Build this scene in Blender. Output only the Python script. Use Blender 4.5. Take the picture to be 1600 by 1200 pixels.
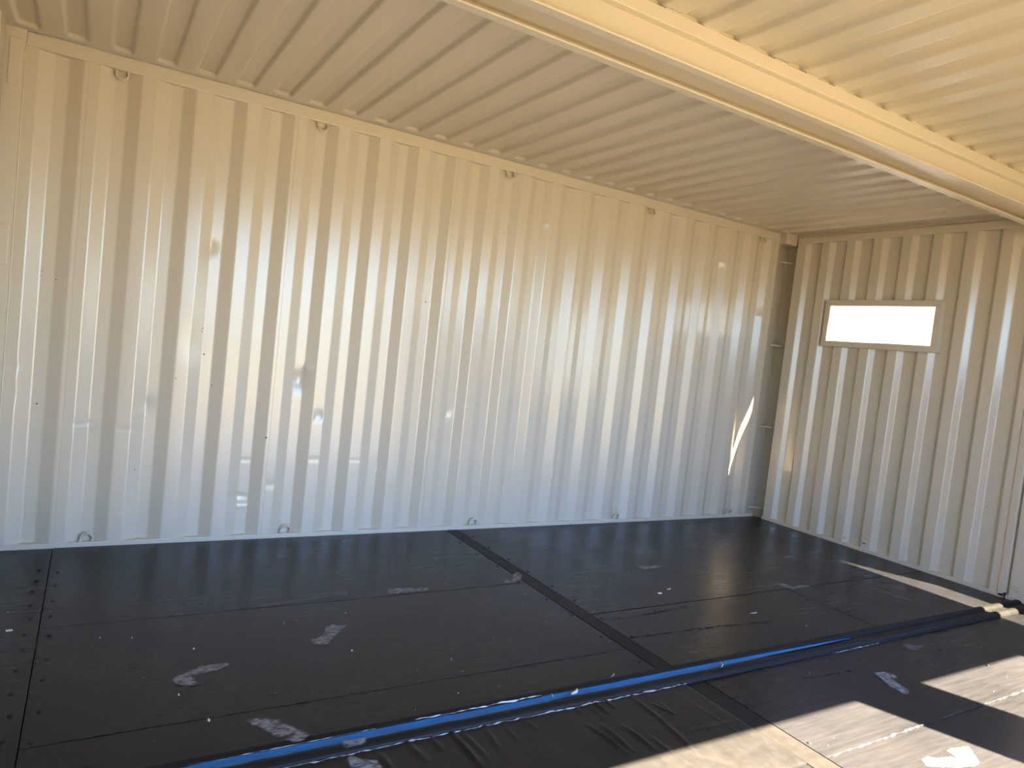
import bpy, bmesh, math, random
from mathutils import Vector, Matrix, noise

random.seed(7)
for o in list(bpy.data.objects):
    bpy.data.objects.remove(o)
scene = bpy.context.scene
COL = scene.collection

# ------------------------------------------------------------------ camera
CAM_POS = Vector((-0.0377, -4.5491, 1.3997))
YAW, PITCH, ROLL, FPX = 1.0282, -0.0543, 0.1100, 1094.1
fw = Vector((math.cos(YAW) * math.cos(PITCH), math.sin(YAW) * math.cos(PITCH), math.sin(PITCH)))
rt = Vector((math.sin(YAW), -math.cos(YAW), 0))
up = rt.cross(fw)
r2 = math.cos(ROLL) * rt + math.sin(ROLL) * up
u2 = -math.sin(ROLL) * rt + math.cos(ROLL) * up
cam = bpy.data.cameras.new('camera')
cam.sensor_fit = 'HORIZONTAL'
cam.sensor_width = 36.0
cam.lens = FPX / 1600.0 * 36.0
cam.clip_start = 0.02
cam_o = bpy.data.objects.new('camera', cam)
COL.objects.link(cam_o)
M = Matrix((r2, u2, -fw)).transposed().to_4x4()
M.translation = CAM_POS
cam_o.matrix_world = M
scene.camera = cam_o

# ------------------------------------------------------------------ light
SUN_DIR = Vector((-0.375, 1.0, -1.32)).normalized()
sun = bpy.data.lights.new('sun_offscreen', 'SUN')
sun.energy = 225.0
sun.color = (1.0, 0.80, 0.55)
sun.angle = 0.0093
sun_o = bpy.data.objects.new('sun_offscreen', sun)
sun_o.rotation_euler = SUN_DIR.to_track_quat('-Z', 'Y').to_euler()
sun_o.location = (4, -12, 14)
COL.objects.link(sun_o)

world = bpy.data.worlds.new('sky')
scene.world = world
world.use_nodes = True
wn = world.node_tree.nodes
sky = wn.new('ShaderNodeTexSky')
sky.sky_type = 'NISHITA'
sky.sun_disc = False
sky.sun_elevation = math.asin(-SUN_DIR.z)
sky.sun_rotation = math.atan2(-SUN_DIR.x, -SUN_DIR.y)
sky.dust_density = 0.6
sky.air_density = 1.0
bg = wn['Background']
bg.inputs['Strength'].default_value = 0.80
tint = wn.new('ShaderNodeMixRGB'); tint.blend_type = 'MULTIPLY'; tint.inputs[0].default_value = 1.0
tint.inputs[2].default_value = (0.70, 0.95, 1.36, 1)
world.node_tree.links.new(sky.outputs['Color'], tint.inputs[1])
world.node_tree.links.new(tint.outputs[0], bg.inputs['Color'])

vs = scene.view_settings
vs.view_transform = 'Standard'
vs.look = 'None'
vs.gamma = 1.0
vs.use_curve_mapping = False
vs.exposure = 0.44


# ------------------------------------------------------------------ materials
def new_mat(name):
    m = bpy.data.materials.new(name)
    m.use_nodes = True
    nt = m.node_tree
    return m, nt, nt.nodes['Principled BSDF']


def node(nt, t, **kw):
    n = nt.nodes.new(t)
    for k, v in kw.items():
        setattr(n, k, v)
    return n


def paint(name, col, rough=0.36, var=0.02, bump=0.05, spec=0.5, scale=1.0):
    m, nt, b = new_mat(name)
    tc = node(nt, 'ShaderNodeTexCoord')
    n1 = node(nt, 'ShaderNodeTexNoise'); n1.inputs['Scale'].default_value = 2.3 * scale; n1.inputs['Detail'].default_value = 5
    nt.links.new(tc.outputs['Object'], n1.inputs['Vector'])
    mx = node(nt, 'ShaderNodeMixRGB')
    mx.inputs[1].default_value = (*[c * (1 - var) for c in col], 1)
    mx.inputs[2].default_value = (*[min(1, c * (1 + var)) for c in col], 1)
    nt.links.new(n1.outputs['Fac'], mx.inputs[0])
    nt.links.new(mx.outputs[0], b.inputs['Base Color'])
    n2 = node(nt, 'ShaderNodeTexNoise'); n2.inputs['Scale'].default_value = 9 * scale; n2.inputs['Detail'].default_value = 4
    nt.links.new(tc.outputs['Object'], n2.inputs['Vector'])
    mr = node(nt, 'ShaderNodeMapRange')
    mr.inputs[3].default_value = rough - 0.012
    mr.inputs[4].default_value = rough + 0.012
    nt.links.new(n2.outputs['Fac'], mr.inputs[0])
    nt.links.new(mr.outputs[0], b.inputs['Roughness'])
    b.inputs['Specular IOR Level'].default_value = spec
    if bump:
        n3 = node(nt, 'ShaderNodeTexNoise'); n3.inputs['Scale'].default_value = 160; n3.inputs['Detail'].default_value = 2
        nt.links.new(tc.outputs['Object'], n3.inputs['Vector'])
        bp = node(nt, 'ShaderNodeBump'); bp.inputs['Strength'].default_value = bump; bp.inputs['Distance'].default_value = 0.001
        nt.links.new(n3.outputs['Fac'], bp.inputs['Height'])
        nt.links.new(bp.outputs[0], b.inputs['Normal'])
    return m


def floor_paint(name, lo, hi, rough, grain=True, bump=0.35, spec=0.28):
    m, nt, b = new_mat(name)
    tc = node(nt, 'ShaderNodeTexCoord')
    mp = node(nt, 'ShaderNodeMapping')
    mp.inputs['Scale'].default_value = (1.6, 22, 8) if grain else (7, 7, 7)
    nt.links.new(tc.outputs['Object'], mp.inputs['Vector'])
    n1 = node(nt, 'ShaderNodeTexNoise'); n1.inputs['Scale'].default_value = 2.4; n1.inputs['Detail'].default_value = 9; n1.inputs['Roughness'].default_value = 0.62
    nt.links.new(mp.outputs[0], n1.inputs['Vector'])
    n2 = node(nt, 'ShaderNodeTexNoise'); n2.inputs['Scale'].default_value = 1.7; n2.inputs['Detail'].default_value = 6
    nt.links.new(tc.outputs['Object'], n2.inputs['Vector'])
    add = node(nt, 'ShaderNodeMath', operation='MULTIPLY_ADD'); add.inputs[1].default_value = 0.55
    nt.links.new(n1.outputs['Fac'], add.inputs[0])
    half = node(nt, 'ShaderNodeMath', operation='MULTIPLY'); half.inputs[1].default_value = 0.45
    nt.links.new(n2.outputs['Fac'], half.inputs[0])
    nt.links.new(half.outputs[0], add.inputs[2])
    cr = node(nt, 'ShaderNodeValToRGB')
    cr.color_ramp.elements[0].position = 0.36; cr.color_ramp.elements[0].color = (*lo, 1)
    cr.color_ramp.elements[1].position = 0.66; cr.color_ramp.elements[1].color = (*hi, 1)
    nt.links.new(add.outputs[0], cr.inputs[0])
    nt.links.new(cr.outputs[0], b.inputs['Base Color'])
    mr = node(nt, 'ShaderNodeMapRange')
    mr.inputs[1].default_value = 0.3; mr.inputs[2].default_value = 0.7
    mr.inputs[3].default_value = rough - 0.09; mr.inputs[4].default_value = rough + 0.12
    nt.links.new(add.outputs[0], mr.inputs[0])
    nt.links.new(mr.outputs[0], b.inputs['Roughness'])
    n3 = node(nt, 'ShaderNodeTexNoise'); n3.inputs['Scale'].default_value = 5; n3.inputs['Detail'].default_value = 8; n3.inputs['Roughness'].default_value = 0.7
    nt.links.new(mp.outputs[0], n3.inputs['Vector'])
    n4 = node(nt, 'ShaderNodeTexNoise'); n4.inputs['Scale'].default_value = 95; n4.inputs['Detail'].default_value = 3
    nt.links.new(tc.outputs['Object'], n4.inputs['Vector'])
    ad = node(nt, 'ShaderNodeMath', operation='MULTIPLY_ADD'); ad.inputs[1].default_value = 0.5
    nt.links.new(n4.outputs['Fac'], ad.inputs[0]); nt.links.new(n3.outputs['Fac'], ad.inputs[2])
    bp = node(nt, 'ShaderNodeBump'); bp.inputs['Strength'].default_value = bump; bp.inputs['Distance'].default_value = 0.0016
    nt.links.new(ad.outputs[0], bp.inputs['Height'])
    nt.links.new(bp.outputs[0], b.inputs['Normal'])
    b.inputs['Specular IOR Level'].default_value = spec
    return m


def dust_mat(name, col, lo=0.36, hi=0.56, amax=1.0):
    m, nt, b = new_mat(name)
    tc = node(nt, 'ShaderNodeTexCoord')
    mp = node(nt, 'ShaderNodeMapping'); mp.inputs['Rotation'].default_value = (0, 0, 0.9); mp.inputs['Scale'].default_value = (30, 160, 30)
    nt.links.new(tc.outputs['Object'], mp.inputs['Vector'])
    n1 = node(nt, 'ShaderNodeTexNoise'); n1.inputs['Scale'].default_value = 1.0; n1.inputs['Detail'].default_value = 5
    nt.links.new(mp.outputs[0], n1.inputs['Vector'])
    n2 = node(nt, 'ShaderNodeTexNoise'); n2.inputs['Scale'].default_value = 38; n2.inputs['Detail'].default_value = 6
    nt.links.new(tc.outputs['Object'], n2.inputs['Vector'])
    ml = node(nt, 'ShaderNodeMath', operation='ADD')
    nt.links.new(n1.outputs['Fac'], ml.inputs[0]); nt.links.new(n2.outputs['Fac'], ml.inputs[1])
    at = node(nt, 'ShaderNodeVertexColor'); at.layer_name = 'edge'
    m2 = node(nt, 'ShaderNodeMath', operation='MULTIPLY')
    mr = node(nt, 'ShaderNodeMapRange'); mr.inputs[1].default_value = 2 * lo; mr.inputs[2].default_value = 2 * hi
    mr.inputs[3].default_value = 0.05; mr.inputs[4].default_value = amax
    nt.links.new(ml.outputs[0], mr.inputs[0])
    nt.links.new(mr.outputs[0], m2.inputs[0]); nt.links.new(at.outputs['Color'], m2.inputs[1])
    nt.links.new(m2.outputs[0], b.inputs['Alpha'])
    b.inputs['Base Color'].default_value = (*col, 1)
    b.inputs['Roughness'].default_value = 0.75
    b.inputs['Specular IOR Level'].default_value = 0.2
    return m


def plain(name, col, rough=0.5, spec=0.5, metal=0.0):
    m, nt, b = new_mat(name)
    b.inputs['Base Color'].default_value = (*col, 1)
    b.inputs['Roughness'].default_value = rough
    b.inputs['Specular IOR Level'].default_value = spec
    b.inputs['Metallic'].default_value = metal
    return m


BEIGE = (0.58, 0.518, 0.405)
MAT_WALL = paint('beige_wall_paint', BEIGE, rough=0.225, spec=0.8, bump=0)
MAT_ROOF = paint('beige_roof_paint', BEIGE, rough=0.30, spec=0.7, bump=0)
MAT_RAIL = paint('beige_rail_paint', BEIGE, rough=0.32, spec=0.6)
MAT_OUT = paint('outer_paint', (0.50, 0.45, 0.36), rough=0.5)
MAT_PLY = floor_paint('black_plywood_paint', (0.0064, 0.0068, 0.0082), (0.0126, 0.0130, 0.0148), 0.30, spec=0.20, bump=0.3)
MAT_STEEL = floor_paint('black_steel_paint', (0.0080, 0.0079, 0.0078), (0.0135, 0.0133, 0.0130), 0.5, grain=False, bump=0.15, spec=0.15)
MAT_MEMB = floor_paint('black_membrane', (0.0078, 0.0079, 0.0082), (0.0135, 0.0135, 0.0137), 0.38, grain=False, bump=0.2, spec=0.24)
MAT_GAP = plain('black_rubber', (0.012, 0.012, 0.012), 0.8, 0.3)
MAT_BLUE = paint('old_blue_paint', (0.002, 0.115, 0.30), rough=0.42, var=0.35, scale=6)
MAT_CHIP = plain('white_chip', (0.62, 0.60, 0.58), 0.7, 0.3)
MAT_CHIPPED = plain('pale_chipped_edge', (0.34, 0.34, 0.35), 0.7, 0.3)
MAT_WOOD = plain('pale_wood_chip', (0.50, 0.44, 0.36), 0.7, 0.3)
MAT_DUST = dust_mat('pale_dust', (0.21, 0.21, 0.212))
MAT_DUST_FAINT = dust_mat('faint_dust', (0.19, 0.19, 0.195), amax=0.5)
MAT_SCUFF = plain('bare_steel_scratch', (0.05, 0.04, 0.035), 0.6, 0.4)
MAT_FENCE = paint('white_fence_paint', (0.75, 0.74, 0.74), rough=0.5, var=0.03)
MAT_GROUND = paint('brown_earth', (0.046, 0.040, 0.0215), rough=0.9, var=0.15, bump=0.3, spec=0.2)

MAT_DAMPER = paint('dark_damper', (0.033, 0.0285, 0.0175), rough=0.9, var=0.2, bump=0.4, spec=0.2)  # for the made-up ground strip that dims light bounced indoors

MAT_GLASS, gnt, gb = new_mat('window_glass')
gt = node(gnt, 'ShaderNodeBsdfTransparent'); gt.inputs[0].default_value = (0.96, 0.97, 0.965, 1)
gg = node(gnt, 'ShaderNodeBsdfGlossy'); gg.inputs['Roughness'].default_value = 0.02
gf = node(gnt, 'ShaderNodeFresnel'); gf.inputs[0].default_value = 1.45
gm = node(gnt, 'ShaderNodeMixShader')
gge = node(gnt, 'ShaderNodeNewGeometry')
gio = node(gnt, 'ShaderNodeMapRange'); gio.inputs[3].default_value = 1.45; gio.inputs[4].default_value = 1 / 1.45
gnt.links.new(gge.outputs['Backfacing'], gio.inputs[0]); gnt.links.new(gio.outputs[0], gf.inputs[0])
gnt.links.new(gf.outputs[0], gm.inputs[0]); gnt.links.new(gt.outputs[0], gm.inputs[1]); gnt.links.new(gg.outputs[0], gm.inputs[2])
gnt.links.new(gm.outputs[0], gnt.nodes['Material Output'].inputs['Surface'])


# ------------------------------------------------------------------ helpers
def tag(o, label=None, cat=None, group=None, kind=None):
    if label: o['label'] = label
    if cat: o['category'] = cat
    if group: o['group'] = group
    if kind: o['kind'] = kind
    return o


def empty(name, loc=(0, 0, 0)):
    o = bpy.data.objects.new(name, None)
    o.empty_display_size = 0.1
    o.location = loc
    COL.objects.link(o)
    return o


def link(name, me, mat, parent=None, smooth=False):
    me.materials.clear()
    me.materials.append(mat)
    if smooth:
        for p in me.polygons: p.use_smooth = True
    o = bpy.data.objects.new(name, me)
    COL.objects.link(o)
    if parent is not None:
        o.parent = parent
        o.matrix_parent_inverse = Matrix.Translation(-parent.location)
    return o


def pydata(name, v, f, mat, parent=None, smooth=False):
    me = bpy.data.meshes.new(name)
    me.from_pydata([tuple(p) for p in v], [], f)
    me.update()
    return link(name, me, mat, parent, smooth)


def bm_box(bm, x0, x1, y0, y1, z0, z1, bevel=0.0, seg=2):
    x0, x1 = sorted((x0, x1)); y0, y1 = sorted((y0, y1)); z0, z1 = sorted((z0, z1))
    r = bmesh.ops.create_cube(bm, size=1.0, matrix=Matrix.Translation(((x0 + x1) / 2, (y0 + y1) / 2, (z0 + z1) / 2)) @ Matrix.Diagonal((x1 - x0, y1 - y0, z1 - z0, 1)))
    if bevel:
        es = set()
        for vv in r['verts']:
            es.update(vv.link_edges)
        bmesh.ops.bevel(bm, geom=list(es), offset=bevel, segments=seg, affect='EDGES', profile=0.5)


def box(name, x0, x1, y0, y1, z0, z1, mat, parent=None, bevel=0.0, seg=2):
    bm = bmesh.new()
    bm_box(bm, x0, x1, y0, y1, z0, z1, bevel, seg)
    me = bpy.data.meshes.new(name)
    bm.to_mesh(me); bm.free()
    return link(name, me, mat, parent)


def extrude_profile(name, prof, x0, x1, mat, parent=None, axis='x', smooth=False, closed=True):
    """prof: list of (a, b) points, run along the axis from x0 to x1."""
    n = len(prof)
    v, f = [], []
    for t in (x0, x1):
        for a, b in prof:
            v.append((t, a, b) if axis == 'x' else ((a, t, b) if axis == 'y' else (a, b, t)))
    for i in range(n if closed else n - 1):
        j = (i + 1) % n
        f.append((i, j, n + j, n + i))
    if closed:
        f.append(tuple(range(n - 1, -1, -1))); f.append(tuple(range(n, 2 * n)))
    o = pydata(name, v, f, mat, parent, smooth)
    bm = bmesh.new(); bm.from_mesh(o.data)
    bmesh.ops.recalc_face_normals(bm, faces=bm.faces)
    bm.to_mesh(o.data); bm.free()
    return o


def tube_data(pts, r, n=10, cap=True):
    pts = [Vector(p) for p in pts]
    v, f = [], []
    up0 = None
    for i, p in enumerate(pts):
        t = (pts[min(i + 1, len(pts) - 1)] - pts[max(i - 1, 0)]).normalized()
        if up0 is None:
            up0 = Vector((0, 1, 0)) if abs(t.y) < 0.9 else Vector((1, 0, 0))
        a = (up0 - t * up0.dot(t)).normalized()
        b = t.cross(a)
        rr = r[i] if isinstance(r, (list, tuple)) else r
        for k in range(n):
            an = 2 * math.pi * k / n
            v.append(p + a * math.cos(an) * rr + b * math.sin(an) * rr)
    for i in range(len(pts) - 1):
        for k in range(n):
            k2 = (k + 1) % n
            f.append((i * n + k, i * n + k2, (i + 1) * n + k2, (i + 1) * n + k))
    if cap:
        f.append(tuple(range(n - 1, -1, -1)))
        f.append(tuple((len(pts) - 1) * n + k for k in range(n)))
    return v, f


def rounded_samples(corners, a, b, rad, extra=0.004, maxstep=0.03):
    s = {a, b}
    for c in corners:
        for d in (-rad - extra, -rad, -rad * 0.5, 0, rad * 0.5, rad, rad + extra):
            if a < c + d < b: s.add(round(c + d, 5))
    s = sorted(s)
    out = [s[0]]
    for q in s[1:]:
        while q - out[-1] > maxstep * 1.5:
            out.append(out[-1] + maxstep)
        if q - out[-1] > 0.0008: out.append(q)
    return out


def box_filter(fn, x, rad, n=7):
    return sum(fn(x + rad * (2 * i / (n - 1) - 1)) for i in range(n)) / n


# ------------------------------------------------------------------ dimensions
XL, XR = -0.52, 5.631          # inner planes of the two end walls
Y0 = 0.0                        # inner plane of the long wall
YF_IN, YF_OUT = -4.66, -4.70    # open long side behind the camera
ZT = 2.665                      # underside of the top side rail
ZC = 2.742                      # ceiling flats

# ------------------------------------------------------------------ long corrugated wall
PITCH_W, DEPTH_W = 0.278, 0.036


def wall_prof_raw(x):
    u = (x + 0.100) % PITCH_W - 0.100
    # recess -0.028..0.037, slopes 0.068
    if -0.028 <= u <= 0.037: return DEPTH_W
    if 0.037 < u < 0.105: return DEPTH_W * (0.105 - u) / 0.068
    if u < -0.028: return max(0.0, DEPTH_W * (u + 0.096) / 0.068)
    return 0.0


def wall_prof(x):
    return box_filter(wall_prof_raw, x, 0.005)


# (x, z, depth towards outside, half width, half height)
DENTS = [(1.120, 1.030, 0.013, 0.036, 0.060), (1.166, 1.105, -0.009, 0.020, 0.026), (1.262, 0.800, 0.009, 0.020, 0.040),
         (1.275, 0.76, -0.004, 0.012, 0.015), (0.250, 0.830, 0.004, 0.030, 0.040), (0.223, 0.759, -0.002, 0.016, 0.018),
         (2.204, 0.860, 0.006, 0.018, 0.040), (1.850, 0.310, 0.005, 0.022, 0.025), (1.255, 0.514, 0.0025, 0.03, 0.010),
         (4.640, 2.345, 0.009, 0.030, 0.030), (4.775, 2.366, -0.010, 0.018, 0.035), (0.474, 1.20, 0.003, 0.04, 0.10),
         (0.526, 1.789, 0.004, 0.030, 0.045), (5.385, 1.99, 0.010, 0.030, 0.022), (2.857, 2.372, -0.006, 0.020, 0.040),
         (1.724, 0.465, 0.004, 0.018, 0.020), (-0.052, 0.70, 0.004, 0.060, 0.012), (0.03, 0.69, -0.003, 0.070, 0.010),
         (0.14, 0.68, 0.003, 0.05, 0.012), (0.17, 0.20, 0.002, 0.04, 0.006), (0.83, 0.50, 0.002, 0.04, 0.006),
         (0.81, 0.27, 0.004, 0.045, 0.014), (0.83, 0.20, -0.003, 0.045, 0.008), (1.54, 0.51, 0.002, 0.035, 0.006),
         (1.0, 0.35, 0.003, 0.02, 0.03), (2.75, 0.32, 0.005, 0.018, 0.06), (-0.39, 1.0, 0.004, 0.03, 0.03),
         (-0.39, 0.86, 0.003, 0.02, 0.05), (3.2, 2.2, -0.004, 0.02, 0.05), (0.87, 1.36, 0.002, 0.03, 0.02)]


def wall_disp(x, z):
    d = 0.0
    for cx, cz, a, rx, rz in DENTS:
        e = ((x - cx) / rx) ** 2 + ((z - cz) / rz) ** 2
        if e < 9: d += 1.5 * a * math.exp(-e)
    d += 0.0012 * noise.noise(Vector((x * 1.8, z * 1.5, 3.1)))
    d += 0.0003 * noise.noise(Vector((x * 7.0, z * 3.0, 9.4)))
    return d


wall_back = tag(empty('wall_back', (2.5, 0.05, 0)), 'long beige corrugated steel wall with dents and lashing rings', 'wall', kind='structure')
corners = []
for k in range(-3, 24):
    for c in (-0.096, -0.028, 0.037, 0.105):
        corners.append(k * PITCH_W + c)
seams = [-0.435, -0.150, 0.962, 2.074, 3.186, 4.298, 5.448]
zs = [0.0]
while zs[-1] < 2.70:
    zs.append(zs[-1] + (0.0125 if zs[-1] < 1.25 else 0.0225))
for i in range(len(seams) - 1):
    a, b = seams[i], seams[i + 1]
    ext = 0.012 if i < len(seams) - 2 else 0.0
    xs = rounded_samples(corners, a, b + ext, 0.005)
    v, f = [], []
    for z in zs:
        for x in xs:
            lap = 0.0025 if x > b - 0.0005 and ext else 0.0
            v.append((x, Y0 + wall_prof(x) + wall_disp(x, z) + lap, z))
    n = len(xs)
    for r in range(len(zs) - 1):
        for c in range(n - 1):
            f.append((r * n + c, r * n + c + 1, (r + 1) * n + c + 1, (r + 1) * n + c))
    pydata('corrugated_sheet', v, f, MAT_WALL, wall_back, smooth=True)
for s in seams[1:-1]:
    # thin dark weld line where the sheets meet
    pts = [(s + 0.0025 * noise.noise(Vector((s, z * 3, 0))), Y0 + wall_prof(s) + wall_disp(s, z) - 0.0002, z) for z in [0.03 + 0.05 * q for q in range(53)]]
    v, f = tube_data(pts, 0.0010 if s < 0 else 0.0006, 5)
    pydata('weld_line', v, f, MAT_WALL, wall_back)
# small scratches and chips in the paint
MARKS = [(-0.299, 1.522, 0.012, 0.003), (-0.301, 1.497, 0.008, 0.003), (-0.231, 1.484, 0.008, 0.006), (-0.276, 0.800, 0.012, 0.009),
         (0.523, 1.300, 0.007, 0.008), (0.520, 1.280, 0.006, 0.006), (0.542, 1.145, 0.008, 0.012), (0.942, 0.650, 0.010, 0.012), (1.946, 1.638, 0.008, 0.014),
         (1.208, 1.095, 0.005, 0.005), (0.22, 0.44, 0.006, 0.006), (0.60, 0.96, 0.006, 0.006), (2.42, 0.78, 0.004, 0.012), (3.55, 1.28, 0.006, 0.01),
         (3.98, 0.98, 0.006, 0.008), (0.395, 0.99, 0.005, 0.008), (4.9, 1.05, 0.005, 0.01), (3.05, 1.46, 0.004, 0.008)]
for mx_, mz, w, h in MARKS:
    yy = Y0 + wall_prof(mx_) + wall_disp(mx_, mz) - 0.0012
    sl = (wall_prof(mx_ + 0.006) - wall_prof(mx_ - 0.006)) / 0.012
    v = []
    for k in range(9):
        an = 2 * math.pi * k / 9
        q = 0.6 + 0.5 * random.random()
        dx = w * q * math.cos(an) * 0.6
        v.append((mx_ + dx, yy + sl * dx, mz + h * q * math.sin(an) * 0.6))
    pydata('paint_scratch', v, [tuple(range(9))], MAT_SCUFF, wall_back)

# rails along the long wall
trim_top = tag(empty('trim_1', (2.5, 0.02, ZT)), 'beige steel rail along the top of the long corrugated wall', 'rail', kind='structure')
box('rail', -0.43, 5.497, -0.004, 0.062, ZT, ZC - 0.006, MAT_RAIL, trim_top, 0.004)
vv, ff = tube_data([(-0.40 + 0.06 * i, -0.004 + 0.001 * noise.noise(Vector((i * 0.7, 1, 2))), ZC - 0.0055 + 0.002 * noise.noise(Vector((i * 0.9, 4, 2)))) for i in range(97)], 0.0035, 6)
pydata('weld_bead', vv, ff, MAT_RAIL, trim_top, True)
trim_bot = tag(empty('trim_2', (2.5, 0.02, 0)), 'narrow beige steel ledge at the foot of the long wall', 'rail', kind='structure')
box('ledge', -0.43, 5.60, -0.004, 0.07, -0.06, 0.026, MAT_RAIL, trim_bot, 0.004)

# ------------------------------------------------------------------ corner posts
post_l = tag(empty('trim_3', (-0.475, 0.03, 0)), 'beige corner post with welded cover plates at the end of the long wall', 'post', kind='structure')
box('post_face', -0.62, -0.431, -0.002, 0.08, -0.05, 2.75, MAT_RAIL, post_l, 0.004)
for z0, z1 in ((2.455, 2.690), (1.530, 1.735), (0.42, 0.62)):
    box('cover_plate', -0.502, -0.449, -0.007, 0.01, z0, z1, MAT_RAIL, post_l, 0.003)
wb = [(-0.4325 + 0.002 * noise.noise(Vector((z * 9, 2, 0))), 0.0 + 0.002 * noise.noise(Vector((z * 14, 5, 0))), z) for z in [0.02 + 0.02 * i for i in range(134)]]
vv, ff = tube_data(wb, [0.004 + 0.0016 * noise.noise(Vector((i * 0.8, 0, 0))) for i in range(134)], 6)
pydata('weld_bead', vv, ff, MAT_RAIL, post_l, True)

post_r = tag(empty('trim_4', (5.60, 0.02, 0)), 'hollow beige corner post with lashing bars beside the window wall', 'post', kind='structure')
extrude_profile('post_shell', [(5.440, 0.000), (5.495, 0.000), (5.505, 0.006), (5.765, 0.112), (5.715, -0.115), (5.84, -0.115), (5.84, 0.17), (5.440, 0.17)], -0.05, 2.76, MAT_RAIL, post_r, axis='z')
wb = [(5.441 + 0.003 * noise.noise(Vector((z * 6, 7, 0))), -0.001, z) for z in [0.03 + 0.03 * i for i in range(88)]]
vv, ff = tube_data(wb, [0.004 + 0.002 * noise.noise(Vector((i * 0.9, 3, 0))) for i in range(88)], 6)
pydata('weld_bead', vv, ff, MAT_RAIL, post_r, True)
wb = [(5.762, 0.108, z) for z in [0.03 + 0.03 * i for i in range(88)]]
vv, ff = tube_data(wb, 0.0035, 6)
pydata('weld_bead', vv, ff, MAT_RAIL, post_r, True)
for z in (2.488, 1.682, 0.886, 0.080):
    vv, ff = tube_data([(5.585, 0.030, z), (5.62, 0.022, z), (5.68, 0.000, z), (5.722, -0.050, z - 0.003)], [0.006, 0.009, 0.009, 0.006], 8)
    pydata('lashing_bar', vv, ff, MAT_RAIL, post_r, True)
box('gusset_block', 5.497, 5.700, -0.075, 0.05, 2.640, 2.752, MAT_RAIL, post_r, 0.006)

# ------------------------------------------------------------------ window end wall
PITCH_E, DEPTH_E, SL_E = 0.2502, 0.041, 0.036
E0 = -0.3655   # far-side edge of the first inner flat


def end_raw(y):
    """offset towards outside; y runs negative towards the open side"""
    t = (-(y - E0)) % PITCH_E
    flat, rec = 0.082, PITCH_E - 0.082 - 2 * SL_E
    if t <= flat: return 0.0
    t -= flat
    if t <= SL_E: return DEPTH_E * t / SL_E
    t -= SL_E
    if t <= rec: return DEPTH_E
    t -= rec
    return DEPTH_E * (1 - t / SL_E)


def end_prof(y, lo, hi):
    if y > hi or y < lo: return 0.0
    return box_filter(end_raw, y, 0.005)


def end_wall(name, x_plane, sgn, ya, yb, lo, hi, hole=None, zb=2.71, parent=None):
    ys_c = []
    for k in range(-2, 24):
        for c in (0.0, 0.082, 0.082 + SL_E, PITCH_E - SL_E):
            ys_c.append(E0 - k * PITCH_E - c)
    samp = rounded_samples(ys_c, yb, ya, 0.005)
    zz = [0.0]
    while zz[-1] < zb - 0.001: zz.append(min(zb, zz[-1] + 0.035))
    if hole:
        hy0, hy1, hz0, hz1 = hole
        samp = sorted(set([s for s in samp if min(abs(s - hy0), abs(s - hy1)) > 0.004] + [hy0, hy1]))
        zz = sorted(set([z for z in zz if min(abs(z - hz0), abs(z - hz1)) > 0.008] + [hz0, hz1]))
    dd = [(-1.444, 0.287, 0.005, 0.03, 0.05), (-1.76, 0.33, 0.004, 0.03, 0.07), (-1.95, 0.32, -0.008, 0.05, 0.06), (-1.28, 0.40, 0.003, 0.03, 0.08)]
    v, f = [], []
    for z in zz:
        for y in samp:
            d = end_prof(y, lo, hi)
            for cy, cz, a, ry, rz in dd:
                d += a * math.exp(-((y - cy) / ry) ** 2 - ((z - cz) / rz) ** 2)
            d += 0.0010 * noise.noise(Vector((y * 3, z * 2, 5))) + 0.0012 * noise.noise(Vector((y * 11, z * 2.2, 15)))
            v.append((x_plane + sgn * d, y, z))
    n = len(samp)
    for r in range(len(zz) - 1):
        for c in range(n - 1):
            cy, cz = (samp[c] + samp[c + 1]) / 2, (zz[r] + zz[r + 1]) / 2
            if hole and hole[0] < cy < hole[1] and hole[2] < cz < hole[3]: continue
            f.append((r * n + c, (r + 1) * n + c, (r + 1) * n + c + 1, r * n + c + 1))
    return pydata(name, v, f, MAT_WALL, parent, smooth=True)


wall_right = tag(empty('wall_right', (5.66, -2.3, 0)), 'beige corrugated end wall with a small horizontal window', 'wall', kind='structure')
# visible openings (y0, y1, z0, z1); the sheet is cut a face-plate width wider
BAR = 0.052
O1 = (-1.466, -0.545, 1.760, 2.070)
O2 = (-4.02, -2.57, 0.89, 1.900)


def grow(o, d): return (o[0] - d, o[1] + d, o[2] - d, o[3] + d)


W1, W2 = grow(O1, BAR - 0.008), grow(O2, BAR - 0.008)
end_wall('corrugated_sheet', XR, 1, -0.104, -2.166, -2.14, -0.13, W1, parent=wall_right)
end_wall('corrugated_sheet', XR, 1, -2.50, -4.66, -4.45, -2.52, W2, parent=wall_right)
# turned-in edge of the sheet at the corner post
extrude_profile('edge_return', [(XR, -0.104), (XR + 0.003, -0.100), (XR + 0.085, -0.100), (XR + 0.085, -0.120), (XR + 0.004, -0.120)], 0.0, 2.74, MAT_WALL, wall_right, axis='z')
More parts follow.
